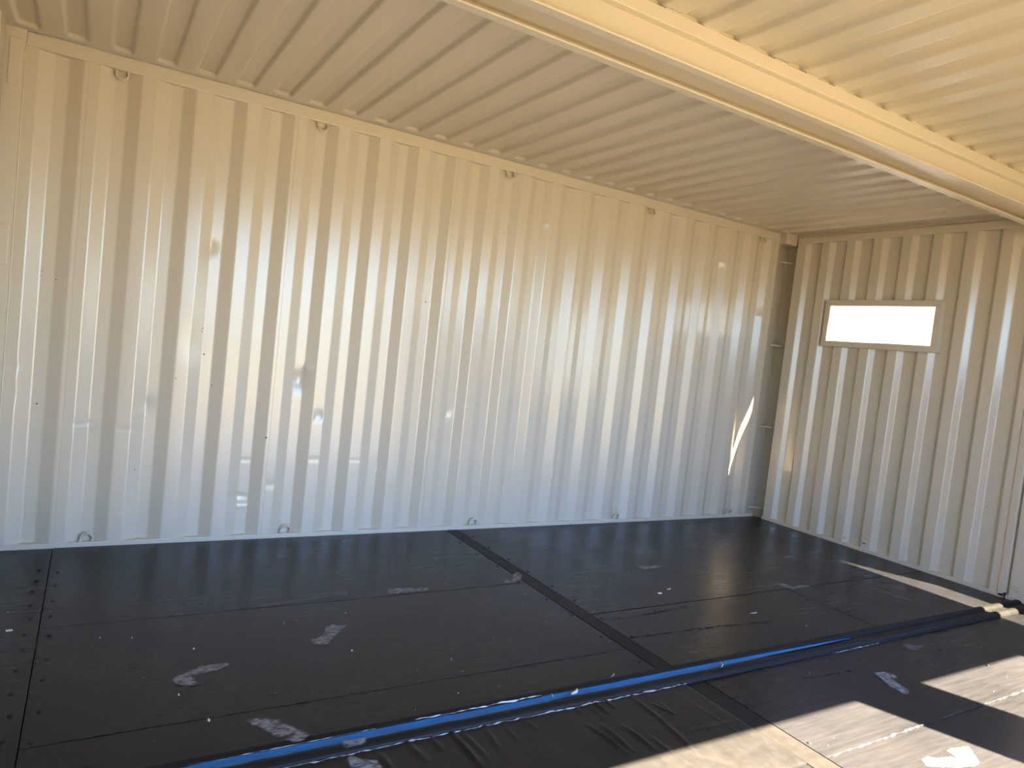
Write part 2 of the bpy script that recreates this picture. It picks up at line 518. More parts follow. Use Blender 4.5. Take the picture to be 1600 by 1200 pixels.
# header, sill, joint posts
box('header_plate', XR - 0.003, XR + 0.10, -0.110, -2.24, 2.651, 2.712, MAT_RAIL, wall_right, 0.003)
box('header_plate', XR - 0.003, XR + 0.10, -2.24, -4.68, 2.651, 2.712, MAT_RAIL, wall_right, 0.003)
box('header_backing', XR + 0.02, XR + 0.12, -0.02, -4.70, 2.66, 2.80, MAT_RAIL, wall_right)
box('sill_ledge', XR - 0.004, XR + 0.11, -0.095, -2.24, -0.06, 0.028, MAT_RAIL, wall_right, 0.004)
box('sill_ledge', XR - 0.004, XR + 0.11, -2.24, -4.68, -0.06, 0.028, MAT_RAIL, wall_right, 0.004)
box('joint_post', XR - 0.004, XR + 0.10, -2.170, -2.226, 0.0, 2.72, MAT_RAIL, wall_right, 0.010, 3)
box('joint_post', XR - 0.002, XR + 0.10, -2.240, -2.52, 0.0, 2.72, MAT_RAIL, wall_right, 0.010, 3)
box('joint_backing', XR + 0.03, XR + 0.11, -2.12, -2.54, 0.0, 2.74, MAT_RAIL, wall_right)
for (yy, zz_, w, h) in ((-0.958, 0.062, 0.008, 0.022), (-1.146, 0.071, 0.040, 0.010), (-2.009, 0.606, 0.006, 0.01), (-0.19, 0.93, 0.006, 0.006)):
    d = XR + end_prof(yy, -2.14, -0.13) - 0.0025
    v = [(d, yy + w * math.cos(t) * (0.4 + 0.15 * random.random()), zz_ + h * math.sin(t) * (0.4 + 0.15 * random.random())) for t in [i * 0.7 for i in range(9)]]
    pydata('paint_scratch', v, [tuple(range(9))], MAT_SCUFF, wall_right)


def window(name, o, label):
    y0, y1, z0, z1 = o
    Y0_, Y1_, Z0_, Z1_ = grow(o, BAR)
    t = tag(empty(name, (XR, (y0 + y1) / 2, z0)), label, 'window', kind='structure')
    xa, xb = XR - 0.018, XR - 0.002
    box('frame_bar', xa, xb, Y0_, Y1_, z1, Z1_, MAT_RAIL, t, 0.003)
    box('frame_bar', xa, xb, Y0_, Y1_, Z0_, z0, MAT_RAIL, t, 0.003)
    box('frame_bar', xa, xb, Y0_, y0, z0 - 0.002, z1 + 0.002, MAT_RAIL, t, 0.003)
    box('frame_bar', xa, xb, y1, Y1_, z0 - 0.002, z1 + 0.002, MAT_RAIL, t, 0.003)
    # reveal lining through the corrugated sheet
    li, lo = BAR - 0.010, BAR - 0.004
    a0, a1, c0, c1 = grow(o, li)
    b0, b1, d0, d1 = grow(o, lo)
    xc = XR + DEPTH_E + 0.001
    box('lining', xb - 0.001, xc, b0, b1, c1, d1, MAT_RAIL, t)
    box('lining', xb - 0.001, xc, b0, b1, d0, c0, MAT_RAIL, t)
    box('lining', xb - 0.001, xc, b0, a0, c0, c1, MAT_RAIL, t)
    box('lining', xb - 0.001, xc, a1, b1, c0, c1, MAT_RAIL, t)
    if name == 'window_1':
        box('sun_cut_fin', xc, xc + 0.13, b0 - 0.003, b0 + 0.003, d0, d1 + 0.35, MAT_RAIL, t)  # unseen fin, added to cut short the sun streak on the long wall
    box('pane', XR + 0.002, XR + 0.006, a0, a1, c0, c1, MAT_GLASS, t)
    return t


window('window_1', O1, 'small horizontal beige framed window in the corrugated end wall')
window('window_2', O2, 'larger beige framed window in the end wall past the joint')

# ------------------------------------------------------------------ ceilings
PITCH_R = 0.2095


def roof_h(x, y, ya, yb, xa, xb):
    """pocket pressed upwards, with rounded ends"""
    u = (x + PITCH_R / 2) % PITCH_R - PITCH_R / 2
    k = x - u
    if k < xa + 0.03 or k > xb - 0.06: return 0.0
    hx, hy = 0.054, (ya - yb) / 2
    qx, qy = abs(u) - hx + 0.03, abs(y - (ya + yb) / 2) - hy + 0.03
    d = math.hypot(max(qx, 0), max(qy, 0)) + min(max(qx, qy), 0) - 0.03
    t = min(1.0, max(0.0, -d / 0.018))
    return 0.022 * t * t * (3 - 2 * t)


def ceiling(name, ya, yb, pa, pb, label, seed):
    t = tag(empty(name, (2.5, (ya + yb) / 2, ZC)), label, 'ceiling', kind='structure')
    edges = [-0.62] + [PITCH_R * 5 * k + PITCH_R / 2 for k in range(0, 6)] + [5.86]
    edges[-2] = min(edges[-2], 5.5)
    offs = [-0.1047, -0.085, -0.066, -0.056, -0.050, -0.044, -0.038, -0.034, -0.02, 0.0, 0.02, 0.034, 0.038, 0.044, 0.050, 0.056, 0.066, 0.085]
    allx = sorted([k * PITCH_R + o for k in range(-4, 29) for o in offs])
    yl = [ya]
    y = ya
    while y > yb:
        near = min(abs(y - pa), abs(y - pb))
        y -= 0.006 if near < 0.05 else 0.04
        yl.append(max(y, yb))
    for i in range(len(edges) - 1):
        a, b = edges[i], edges[i + 1]
        if b - a < 0.01: continue
        xs = [a] + [x for x in allx if a + 0.002 < x < b - 0.002] + [b]
        v, f = [], []
        for yy in yl:
            for x in xs:
                w = 0.0035 * noise.noise(Vector((x * 1.3, yy * 1.1, seed))) + 0.0022 * noise.noise(Vector((x * 4.0, yy * 1.5, seed + 8))) + 0.0012 * noise.noise(Vector((x * 9.0, yy * 5, seed + 3)))
                e = min(1.0, abs(yy - ya) / 0.06, abs(yy - yb) / 0.06) if ya - yb > 1 else 1
                z = ZC + roof_h(x, yy, pa, pb, XL, XR) + w * max(0.0, e)
                if seed < 2:
                    z += 0.010 * math.exp(-((x - 2.95) / 0.10) ** 2 - ((yy + 1.05) / 0.20) ** 2) - 0.008 * math.exp(-((x - 2.75) / 0.06) ** 2 - ((yy + 0.95) / 0.12) ** 2)
                v.append((x, yy, z))
        n = len(xs)
        for r in range(len(yl) - 1):
            for c in range(n - 1):
                f.append((r * n + c, r * n + c + 1, (r + 1) * n + c + 1, (r + 1) * n + c))
        pydata('roof_sheet', v, f, MAT_ROOF, t, smooth=True)
    return t


ceiling('ceiling_1', 0.18, -2.36, -0.062, -2.18, 'beige pressed steel ceiling between the long wall and the beam', 1.0)
ceiling('ceiling_2', -2.30, -4.74, -2.36, -4.60, 'beige pressed steel ceiling past the beam above the opening', 4.0)

# ------------------------------------------------------------------ joint beams (top side rails of the two containers)


def beam(name, yw, label):
    """web at yw+0.022, lips reaching yw; closed steel section"""
    t = tag(empty(name, (2.5, yw, 2.57)), label, 'beam', kind='structure')
    bm = bmesh.new()
    bm_box(bm, -0.56, 5.63, yw, yw + 0.046, 2.569, 2.578, 0.002, 2)       # bottom lip
    me = bpy.data.meshes.new('bottom_flange'); bm.to_mesh(me); bm.free()
    link('bottom_flange', me, MAT_RAIL, t)
    box('web', -0.56, 5.63, yw + 0.034, yw + 0.046, 2.574, 2.70, MAT_RAIL, t)
    box('top_rail', -0.56, 5.63, yw - 0.001, yw + 0.060, 2.684, 2.7405, MAT_RAIL, t, 0.004, 3)
    return t


beam('trim_5', -2.420, 'beige steel roof beam over the joint on the sunny side')
beam('trim_6', -2.236, 'beige steel roof beam over the joint towards the long wall')
gapcover = tag(empty('trim_7', (2.5, -2.3, 2.74)), 'beige cover plate between the two roof beams', 'plate', kind='structure')
box('cover_plate', -0.56, 5.66, -2.40, -2.19, 2.741, 2.775, MAT_RAIL, gapcover)
box('soffit_plate', -0.56, 5.66, -2.380, -2.200, 2.602, 2.610, MAT_RAIL, gapcover)
# rough sealant where the roof sheet of the second container meets its rail
for k in range(-2, 27):
    xc = k * PITCH_R + PITCH_R / 2
    pts = [(xc - 0.042 + 0.007 * i, -2.4225 + 0.0015 * noise.noise(Vector((xc * 3, i * 0.9, 1))), 2.7395 + 0.0025 * noise.noise(Vector((xc * 5, i * 1.1, 7)))) for i in range(13)]
    vv, ff = tube_data(pts, [0.0025 + 0.0022 * abs(noise.noise(Vector((xc * 9, i * 1.7, 3)))) for i in range(13)], 6)
    pydata('sealant_bead', vv, ff, MAT_RAIL, bpy.data.objects['trim_5'], True)

# ------------------------------------------------------------------ wall left (closed cargo doors) and open long side
wall_left = tag(empty('wall_left', (XL, -2.3, 0)), 'closed beige steel cargo doors at the end', 'wall', kind='structure')
for a, b in ((-0.02, -1.17), (-1.18, -2.33), (-2.34, -3.49), (-3.50, -4.66)):
    v, f = [], []
    ys = [a, a - 0.08]
    q = a - 0.08
    while q - 0.32 > b:
        ys += [q - 0.10, q - 0.16, q - 0.26, q - 0.32]
        q -= 0.32
    ys.append(b)
    for z in (0.0, 2.75):
        for i, y in enumerate(ys):
            d = 0.03 if (i >= 2 and (i - 2) % 4 in (1, 2) and i < len(ys) - 1) else 0.0
            v.append((XL - d, y, z))
    n = len(ys)
    f = [(c, c + 1, n + c + 1, n + c) for c in range(n - 1)]
    pydata('cargo_door', v, f, MAT_WALL, wall_left)
box('door_frame', XL - 0.10, XL - 0.035, 0.05, -4.72, -0.05, 2.77, MAT_RAIL, wall_left)

wall_front = tag(empty('wall_front', (2.5, YF_OUT, 0)), 'beige corrugated side wall with two tall openings', 'wall', kind='structure')
HEAD_Z = 1.32 * (-2.815 - YF_OUT)
OP = [(0.80, 3.676), (4.190, 5.20)]
segs = [(-0.62, OP[0][0]), (OP[0][1], OP[1][0]), (OP[1][1], 5.74)]
for a, b in segs:
    xs = [a]
    q = a
    while q < b - 1e-6:
        q = min(b, q + 0.034); xs.append(q)
    prof_i = [(x, YF_IN - (0.0 if (x - a < 0.05 or b - x < 0.05) else wall_prof(x))) for x in xs]
    prof_o = [(b, YF_OUT), (a, YF_OUT)]
    extrude_profile('corrugated_sheet', prof_i + prof_o, -0.05, 2.76, MAT_WALL, wall_front, axis='z')
for i_, (a, b) in enumerate(OP):
    if i_ == 1:
        box('light_block_sill', a - 0.01, b + 0.01, YF_IN, YF_OUT, -0.05, 1.70, MAT_WALL, wall_front)  # invented high sill, put in to keep light off the window wall
    box('opening_header', a - 0.01, b + 0.01, YF_IN, YF_OUT, HEAD_Z, 2.76, MAT_RAIL, wall_front)
    box('threshold', a - 0.01, b + 0.01, YF_IN, YF_OUT, -0.10, 0.0, MAT_STEEL, wall_front)

# ------------------------------------------------------------------ floor
floor = tag(empty('floor', (2.5, -2.3, -0.06)), 'black painted plywood floor with scuffs and shoe prints', 'floor', kind='structure')
box('subfloor', -0.62, 5.74, 0.09, -4.70, -0.10, -0.034, MAT_STEEL, floor)
G = 0.0009
panels = [(-0.52, -0.152, 0.0, -1.125), (-0.52, -0.152, -1.125, -2.275),
          (-0.150, 2.2745, 0.0, -1.125), (-0.150, 2.2745, -1.125, -2.052), (-0.150, 2.2745, -2.052, -2.278),
          (2.3715, 5.640, 0.0, -0.5843), (2.3715, 5.640, -0.5862, -1.6432), (2.3715, 3.9965, -1.6490, -2.278), (3.9990, 5.640, -1.6490, -2.278),
          (-0.52, -0.152, -2.43, -3.50), (-0.52, -0.152, -3.50, -4.66),
          (-0.150, 2.300, -2.43, -3.05), (-0.150, 2.300, -3.05, -4.10), (-0.150, 2.300, -4.10, -4.66),
          (2.412, 4.083, -2.43, -3.05), (4.083, 5.640, -2.43, -3.05), (2.412, 5.640, -3.05, -4.10), (2.412, 5.640, -4.10, -4.66)]
for i, (x0, x1, y1, y0) in enumerate(panels):
    dz = -0.0035 * random.random()
    box('plywood_panel', x0 + G, x1 - G, y0 + G, y1 - G, -0.030, dz, MAT_PLY, floor, 0.0012, 1)
box('floor_strip', 2.279, 2.368, 0.0, -2.29, -0.030, -0.0005, MAT_STEEL, floor, 0.002, 1)
box('floor_strip', 2.304, 2.408, -2.43, -4.66, -0.030, -0.0015, MAT_STEEL, floor, 0.002, 1)


def ridge(name, pts, r, mat, parent=floor, jit=0.003, flat=0.5, seed=0.0, step=0.02):
    out, rad = [], []
    for i in range(len(pts) - 1):
        a, b = Vector(pts[i]), Vector(pts[i + 1])
        n = max(2, int((b - a).length / step))
        for k in range(n):
            p = a.lerp(b, k / n)
            j = Vector((noise.noise(p * 23 + Vector((seed, 0, 0))), noise.noise(p * 27 + Vector((0, seed, 9))), 0)) * jit
            out.append(p + j)
            rad.append(r * max(0.12, 2.4 * abs(noise.noise(p * 31 + Vector((seed, seed, 1)))) - 0.1))
    out.append(Vector(pts[-1])); rad.append(r * 0.3)
    v, f = tube_data(out, rad, 5)
    return pydata(name, v, f, mat, parent, False)


# lifted, cracked paint along the joints
ridge('paint_ridge', [(2.39, -1.735, 0), (2.60, -1.742, 0), (3.03, -1.700, 0)], 0.0035, MAT_PLY, jit=0.012, seed=1)
ridge('paint_ridge', [(2.38, -1.957, 0), (2.98, -1.982, 0), (3.40, -2.02, 0)], 0.0035, MAT_PLY, jit=0.010, seed=2)
ridge('paint_ridge', [(-0.12, -2.05, 0), (0.5, -2.053, 0), (2.2, -2.06, 0)], 0.0018, MAT_PLY, jit=0.006, seed=3)
ridge('paint_ridge', [(0.25, -1.13, 0), (1.3, -1.128, 0), (2.25, -1.126, 0)], 0.0014, MAT_PLY, jit=0.004, seed=4)
ridge('paint_ridge', [(2.9, -2.575, 0), (3.3, -2.605, 0)], 0.003, MAT_PLY, jit=0.006, seed=5)

# small screws sunk along the sheet edges
bm = bmesh.new()
bmesh.ops.create_cone(bm, cap_ends=True, segments=10, radius1=0.0085, radius2=0.0065, depth=0.004)
screw_me = bpy.data.meshes.new('screw'); bm.to_mesh(screw_me); bm.free()
screw_me.materials.append(MAT_STEEL)
spots = [(-0.195, -0.35 - 0.165 * i) for i in range(12)] + [(-0.115, -0.42 - 0.20 * i) for i in range(9)]
spots += [(2.245, -0.3 - 0.27 * i) for i in range(8)] + [(2.40, -0.2 - 0.25 * i) for i in range(8)]
spots += [(2.27, -2.6), (2.44, -2.7), (2.44, -2.95), (4.05, -2.62), (4.12, -2.80), (3.96, -1.85), (4.04, -2.05)]
for x, y in spots:
    o = bpy.data.objects.new('screw', screw_me)
    COL.objects.link(o)
    o.parent = floor
    o.matrix_parent_inverse = Matrix.Translation(-floor.location)
    o.location = (x + random.uniform(-.008, .008), y + random.uniform(-.02, .02), 0.001)

# ------------------------------------------------------------------ floor joint between the two containers


def arc_profile(ya, yb, h, n=8, base=-0.034, top=0.0):
    p = [(ya, base)]
    for i in range(n + 1):
        t = i / n
        p.append((ya + (yb - ya) * t, top + h * math.sin(math.pi * t) ** 0.55))
    p.append((yb, base))
    return p


joint = tag(empty('floor_joint', (2.5, -2.35, 0)), 'two black steel sill rails with exposed old blue paint between', 'floor joint', kind='structure')
extrude_profile('sill_rail', arc_profile(-2.280, -2.337, 0.020), -0.52, 5.63, MAT_STEEL, joint, smooth=False)
extrude_profile('sill_rail', arc_profile(-2.368, -2.430, 0.022), -0.52, 5.63, MAT_STEEL, joint, smooth=False)
# blue valley: width varies, fades out towards the window wall
n = 130
v, f = [], []
for i in range(n + 1):
    x = 0.05 + (3.62 - 0.05) * i / n
    end = min(1.0, (3.62 - x) / 1.1, (x - 0.0) / 0.25)
    up_ = -2.331 + 0.005 * noise.noise(Vector((x * 2.2, 1, 0))) + 0.003 * noise.noise(Vector((x * 9, 1, 0))) + (0.008 if 1.2 < x < 1.6 else 0)
    lo_ = -2.372 + 0.005 * noise.noise(Vector((x * 2.7, 5, 0))) + 0.003 * noise.noise(Vector((x * 11, 6, 0))) - (0.010 if 1.2 < x < 1.6 else 0)
    mid = (up_ + lo_) / 2
    up_ = mid + (up_ - mid) * (0.12 + 0.88 * end); lo_ = mid + (lo_ - mid) * (0.12 + 0.88 * end)
    for t in range(5):
        y = up_ + (lo_ - up_) * t / 4
        z = 0.012 - 0.006 * math.sin(math.pi * t / 4)
        v.append((x, y, z))
for i in range(n):
    for t in range(4):
        f.append((i * 5 + t, i * 5 + t + 1, (i + 1) * 5 + t + 1, (i + 1) * 5 + t))
pydata('blue_valley', v, f, MAT_BLUE, joint, True)['label'] = 'strip of exposed bright blue paint'
box('joint_bed', -0.52, 5.63, -2.375, -2.325, -0.034, 0.004, MAT_STEEL, joint)
# chipped pale edge along the second sill rail
ridge('chipped_edge', [(0.30, -2.434, 0.006), (1.0, -2.431, 0.007), (1.9, -2.436, 0.006), (2.30, -2.434, 0.005)], 0.0030, MAT_CHIPPED, joint, jit=0.006, seed=11, step=0.008)
ridge('chipped_edge', [(3.35, -2.440, 0.003), (3.75, -2.436, 0.003)], 0.0026, MAT_CHIPPED, joint, jit=0.005, seed=12, step=0.008)
ridge('chipped_edge', [(1.05, -2.327, 0.016), (1.6, -2.326, 0.016)], 0.0022, MAT_CHIP, joint, jit=0.006, seed=13, step=0.008)
ridge('chipped_edge', [(0.3, -2.332, 0.015), (0.9, -2.331, 0.015)], 0.0010, MAT_CHIP, joint, jit=0.003, seed=14, step=0.008)
# pale ridge of filler along the sunlit sheet joint
ridge('filler_line', [(2.42, -3.052, 0), (3.2, -3.050, 0), (4.3, -3.048, 0), (5.4, -3.05, 0)], 0.0036, plain('grey_filler', (0.0185, 0.018, 0.0178), 0.6), floor, jit=0.004, seed=15, step=0.012)

# ------------------------------------------------------------------ wrinkled black membrane lapped over the joint
WR = [((1.974, -2.449), (1.972, -2.632), .008, .010), ((1.972, -2.632), (1.935, -2.86), .008, .010), ((1.662, -2.549), (1.684, -2.763), .010, .009),
      ((1.715, -2.570), (1.715, -2.765), .011, .008), ((1.796, -2.610), (1.800, -2.775), .009, .008), ((1.765, -2.428), (1.748, -2.544), .007, .008),
      ((1.794, -2.430), (1.795, -2.515), .007, .007), ((1.691, -2.431), (1.687, -2.477), .006, .007), ((1.150, -2.425), (1.157, -2.640), .012, .010),
      ((1.19, -2.43), (1.20, -2.62), .006, .009), ((1.069, -2.435), (1.071, -2.512), .008, .010), ((0.869, -2.452), (0.877, -2.55), .007, .010),
      ((1.280, -2.440), (1.262, -2.583), .006, .010), ((1.850, -2.430), (1.846, -2.504), .006, .007), ((2.026, -2.517), (2.053, -2.614), .005, .007),
      ((2.061, -2.529), (2.058, -2.616), .004, .006), ((1.847, -2.702), (1.851, -2.95), .005, .008), ((0.98, -2.43), (1.0, -2.56), .005, .012),
      ((2.03, -2.730), (2.29, -2.742), .003, .006), ((2.10, -2.80), (2.12, -3.04), .003, .007), ((1.5, -2.75), (1.53, -3.0), .003, .008), ((0.6, -2.45), (0.62, -2.7), .004, .012),
      ((2.19, -2.45), (2.22, -3.04), .002, .006), ((1.36, -2.44), (1.35, -2.55), .004, .008), ((1.45, -2.44), (1.46, -2.52), .004, .008), ((0.74, -2.44), (0.76, -2.6), .004, .010)]


def memb_h(x, y):
    h = 0.0018
    for (ax, ay), (bx, by), a, w in WR:
        if abs(x - (ax + bx) / 2) > 0.15: continue
        dx, dy = bx - ax, by - ay
        L = dx * dx + dy * dy
        t = max(0.0, min(1.0, ((x - ax) * dx + (y - ay) * dy) / L))
        d = math.hypot(x - ax - t * dx, y - ay - t * dy)
        tap = max(0.0, math.sin(math.pi * min(1, max(0, (t + 0.12) / 1.24))))
        h += a * tap * math.exp(-(d / w) ** 2)
    h += 0.0022 * max(0.0, noise.noise(Vector((x * 9, y * 5, 2)))) + 0.0012 * abs(noise.noise(Vector((x * 30, y * 14, 6))))
    return h


mx0, mx1, my0, my1 = 0.10, 2.300, -2.428, -3.048
nx, ny = 330, 70
v, f = [], []
for j in range(ny + 1):
    y = my0 + (my1 - my0) * j / ny
    for i in range(nx + 1):
        x = mx0 + (mx1 - mx0) * i / nx
        e = min(1.0, (x - mx0) / 0.02, (mx1 - x) / 0.012, (y - my1) / 0.012)
        lift = 0.010 * max(0.0, 1 - (my0 - y) / 0.02) * 0.4
        v.append((x, y, 0.0006 + max(0.0, e) * (memb_h(x, y) + lift)))
for j in range(ny):
    for i in range(nx):
        a = j * (nx + 1) + i
        f.append((a, a + nx + 1, a + nx + 2, a + 1))
mem = pydata('membrane_sheet', v, f, MAT_MEMB, None, True)
tag(mem, 'wrinkled black membrane sheet stuck down beside the blue floor joint', 'membrane')

# ------------------------------------------------------------------ shoe prints and scuffs
PR = dict(
    a=[(0.301, -1.738), (0.314, -1.716), (0.374, -1.681), (0.425, -1.647), (0.519, -1.655), (0.523, -1.674), (0.475, -1.713), (0.41, -1.722), (0.378, -1.729), (0.393, -1.794), (0.383, -1.81), (0.339, -1.804), (0.314, -1.781)],
    b=[(0.87, -1.523), (0.903, -1.533), (0.948, -1.502), (0.973, -1.436), (1.014, -1.401), (1.04, -1.417), (1.08, -1.438), (1.064, -1.462), (1.009, -1.519), (0.937, -1.614), (0.879, -1.594)],
    c=[(0.501, -2.104), (0.541, -2.105), (0.592, -2.123), (0.618, -2.156), (0.687, -2.255), (0.68, -2.263), (0.581, -2.25), (0.551, -2.191), (0.513, -2.14)],
    e2=[(0.761, -2.445), (0.788, -2.447), (0.804, -2.471), (0.849, -2.494), (0.853, -2.54), (0.80, -2.56), (0.745, -2.52)],
    f=[(1.437, -1.021), (1.508, -1.029), (1.67, -1.058), (1.654, -1.111), (1.588, -1.113), (1.459, -1.118), (1.412, -1.098)],
    g=[(2.151, -1.038), (2.21, -1.052), (2.283, -0.959), (2.332, -0.936), (2.324, -1.013), (2.267, -1.086), (2.202, -1.123), (2.136, -1.108)],
    h=[(2.77, -0.664), (2.817, -0.654), (2.907, -0.731), (2.955, -0.806), (2.93, -0.84), (2.876, -0.816), (2.774, -0.718)],
    i=[(3.233, -0.991), (3.265, -1.01), (3.338, -1.051), (3.414, -1.016), (3.441, -1.06), (3.374, -1.096), (3.228, -1.102)],
    j=[(3.734, -0.932), (3.81, -0.947), (3.825, -1.087), (3.817, -1.151), (3.767, -1.154), (3.773, -1.009), (3.703, -0.995)],
    k=[(3.983, -1.534), (4.076, -1.568), (4.085, -1.628), (4.178, -1.615), (4.275, -1.638), (4.219, -1.66), (4.04, -1.663), (4.006, -1.632), (4.006, -1.575)],
    l=[(4.663, -1.765), (4.772, -1.838), (4.736, -1.945), (4.789, -1.981), (4.77, -2.065), (4.727, -2.065), (4.708, -1.994), (4.683, -1.875)],
    m=[(3.348, -2.651), (3.411, -2.662), (3.427, -2.696), (3.438, -2.725), (3.41, -2.739), (3.378, -2.731), (3.34, -2.84), (3.298, -2.861), (3.27, -2.852), (3.271, -2.829), (3.279, -2.772)],
    n=[(3.882, -2.481), (3.931, -2.479), (3.964, -2.521), (4.028, -2.532), (3.931, -2.565), (3.864, -2.57), (3.849, -2.533)],
    o=[(2.78, -3.201), (2.824, -3.201), (2.852, -3.223), (2.918, -3.236), (2.932, -3.253), (2.949, -3.208), (2.985, -3.202), (3.08, -3.222), (3.073, -3.237), (3.001, -3.301), (2.963, -3.313), (2.858, -3.29), (2.747, -3.237)],
    f2=[(0.552, -1.118), (0.809, -1.082), (0.899, -1.062), (1.124, -0.992), (1.221, -1.003), (1.204, -1.07), (1.096, -1.089), (0.915, -1.099), (0.786, -1.119)],
)


def seg_dist(px, py, poly):
    best, inside = 1e9, False
    m_ = len(poly)
    for i in range(m_):
        (ax, ay), (bx, by) = poly[i], poly[(i + 1) % m_]
        dx, dy = bx - ax, by - ay
        t = max(0.0, min(1.0, ((px - ax) * dx + (py - ay) * dy) / (dx * dx + dy * dy)))
        best = min(best, math.hypot(px - ax - t * dx, py - ay - t * dy))
        if (ay > py) != (by > py) and px < (bx - ax) * (py - ay) / (by - ay) + ax: inside = not inside
    return best if inside else -best


def dust_patch(name, poly, z, mat, parent, st=0.005):
    x0, x1 = min(p[0] for p in poly) - st, max(p[0] for p in poly) + st
    y0, y1 = min(p[1] for p in poly) - st, max(p[1] for p in poly) + st
    nx_, ny_ = int((x1 - x0) / st) + 1, int((y1 - y0) / st) + 1
    D = {}
    for j in range(ny_ + 1):
        for i in range(nx_ + 1):
            px, py = x0 + i * st, y0 + j * st
            D[i, j] = (px, py, seg_dist(px, py, poly) + 0.004 * noise.noise(Vector((px * 60, py * 60, 1))))
    idx, v_, f_, e_ = {}, [], [], []
    for j in range(ny_):
        for i in range(nx_):
            q = [(i, j), (i + 1, j), (i + 1, j + 1), (i, j + 1)]
            if max(D[k][2] for k in q) <= 0: continue
            for k in q:
                if k not in idx:
                    idx[k] = len(v_)
                    v_.append((D[k][0], D[k][1], z))
                    e_.append(max(0.0, min(1.0, D[k][2] / 0.009)))
            f_.append([idx[k] for k in q])
    o = pydata(name, v_, f_, mat, parent)
    ca = o.data.color_attributes.new('edge', 'FLOAT_COLOR', 'POINT')
    for i, e in enumerate(e_):
        ca.data[i].color = (e, e, e, 1)
    return o


for key, poly in PR.items():
    faint = key in ('f2', 'n', 'l', 'h', 'j')
    z = 0.0008 if key != 'e2' else 0.0085
    dust_patch('shoe_print', poly, z, MAT_DUST_FAINT if faint else MAT_DUST, floor)
dust_patch('shoe_print', [(0.760, -2.374), (0.851, -2.377), (0.839, -2.412), (0.812, -2.424), (0.756, -2.421)], 0.0232, MAT_DUST, joint)
dust_patch('shoe_print', [(0.591, -2.300), (0.619, -2.285), (0.655, -2.285), (0.683, -2.303), (0.645, -2.333), (0.615, -2.329)], 0.0212, MAT_DUST, joint)

# ------------------------------------------------------------------ loose bits on the floor


def splinter(a, b, w, label, mat=MAT_WOOD, z=0.0):
    a, b = Vector((*a, z + w * 0.5)), Vector((*b, z + w * 0.5))
    m_ = a.lerp(b, 0.5) + Vector((0.15 * (b - a).y, -0.15 * (b - a).x, 0.002))
    vv_, ff_ = tube_data([a, a.lerp(m_, 0.6), m_, m_.lerp(b, 0.5), b], [w * 0.25, w * 0.5, w * 0.55, w * 0.45, w * 0.2], 6)
    o = pydata('wood_splinter', vv_, ff_, mat, None, True)
    return tag(o, label, 'splinter')


splinter((2.008, -2.270), (2.040, -2.248), 0.006, 'thin pale wood splinter on the black plywood beside the floor strip')
splinter((1.715, -2.372), (1.765, -2.345), 0.012, 'wide pale wood splinter lying across the blue paint strip', z=0.018)
splinter((1.630, -2.362), (1.642, -2.335), 0.003, 'hair-thin pale splinter across the blue paint strip', z=0.018)
splinter((2.560, -2.395), (2.605, -2.345), 0.005, 'grey splinter across the narrowing end of the blue paint strip', z=0.018)
splinter((3.110, -1.452), (3.150, -1.444), 0.008, 'small pale wood chip beside a white flake on black plywood')
splinter((3.345, -1.900), (3.405, -1.898), 0.006, 'thin pale wood chip lying near the crack in the black paint')

fl = bmesh.new()
bm_box(fl, 3.000, 3.026, -1.500, -1.484, 0.0002, 0.006, 0.002, 1)
me = bpy.data.meshes.new('paint_flake'); fl.to_mesh(me); fl.free()
tag(link('paint_flake', me, MAT_CHIP), 'white paint flake lying on the black plywood near the reflection', 'flake')
fl = bmesh.new()
bm_box(fl, -0.266, -0.242, -1.126, -1.114, 0.0002, 0.005, 0.002, 1)
me = bpy.data.meshes.new('paint_flake'); fl.to_mesh(me); fl.free()
tag(link('paint_flake', me, MAT_CHIP), 'white paint flake lying on the floor by the sheet joint near the post', 'flake')

bm = bmesh.new()
known = [(0.391, -2.069, .007), (0.316, -1.861, .005), (0.407, -1.494, .005), (0.186, -1.319, .004), (1.019, -1.698, .005), (0.07, -1.285, .003), (1.117, -1.294, .003), (1.404, -1.901, .004), (3.54, -2.134, .004), (1.30, -2.18, .003), (3.0, -2.55, .003)]
for i in range(170):
    x, y = random.uniform(-0.5, 4.6), random.uniform(-3.0, -0.5)
    if -2.44 < y < -2.27 or (y < -2.4 and x < 2.32): continue
    known.append((x, y, 0.0008 + 0.0018 * random.random() ** 2))
for x, y, r in known:
    z = 0.001 if not (0.1 < x < 2.3 and -3.05 < y < -2.43) else 0.004
    bmesh.ops.create_cone(bm, cap_ends=True, segments=5, radius1=r, radius2=r * 0.6, depth=r,
                          matrix=Matrix.Translation((x, y, z + r * 0.3)) @ Matrix.Rotation(random.random() * 6, 4, 'Z') @ Matrix.Diagonal((1, 0.6, 1, 1)))
me = bpy.data.meshes.new('paint_crumbs'); bm.to_mesh(me); bm.free()
tag(link('paint_crumbs', me, MAT_CHIP), 'tiny white paint crumbs scattered over the black floor', 'crumbs', kind='stuff')

# ------------------------------------------------------------------ lashing rings
RING_X = [k * PITCH_W + 0.0045 for k in (0, 4, 9, 14, 19)]


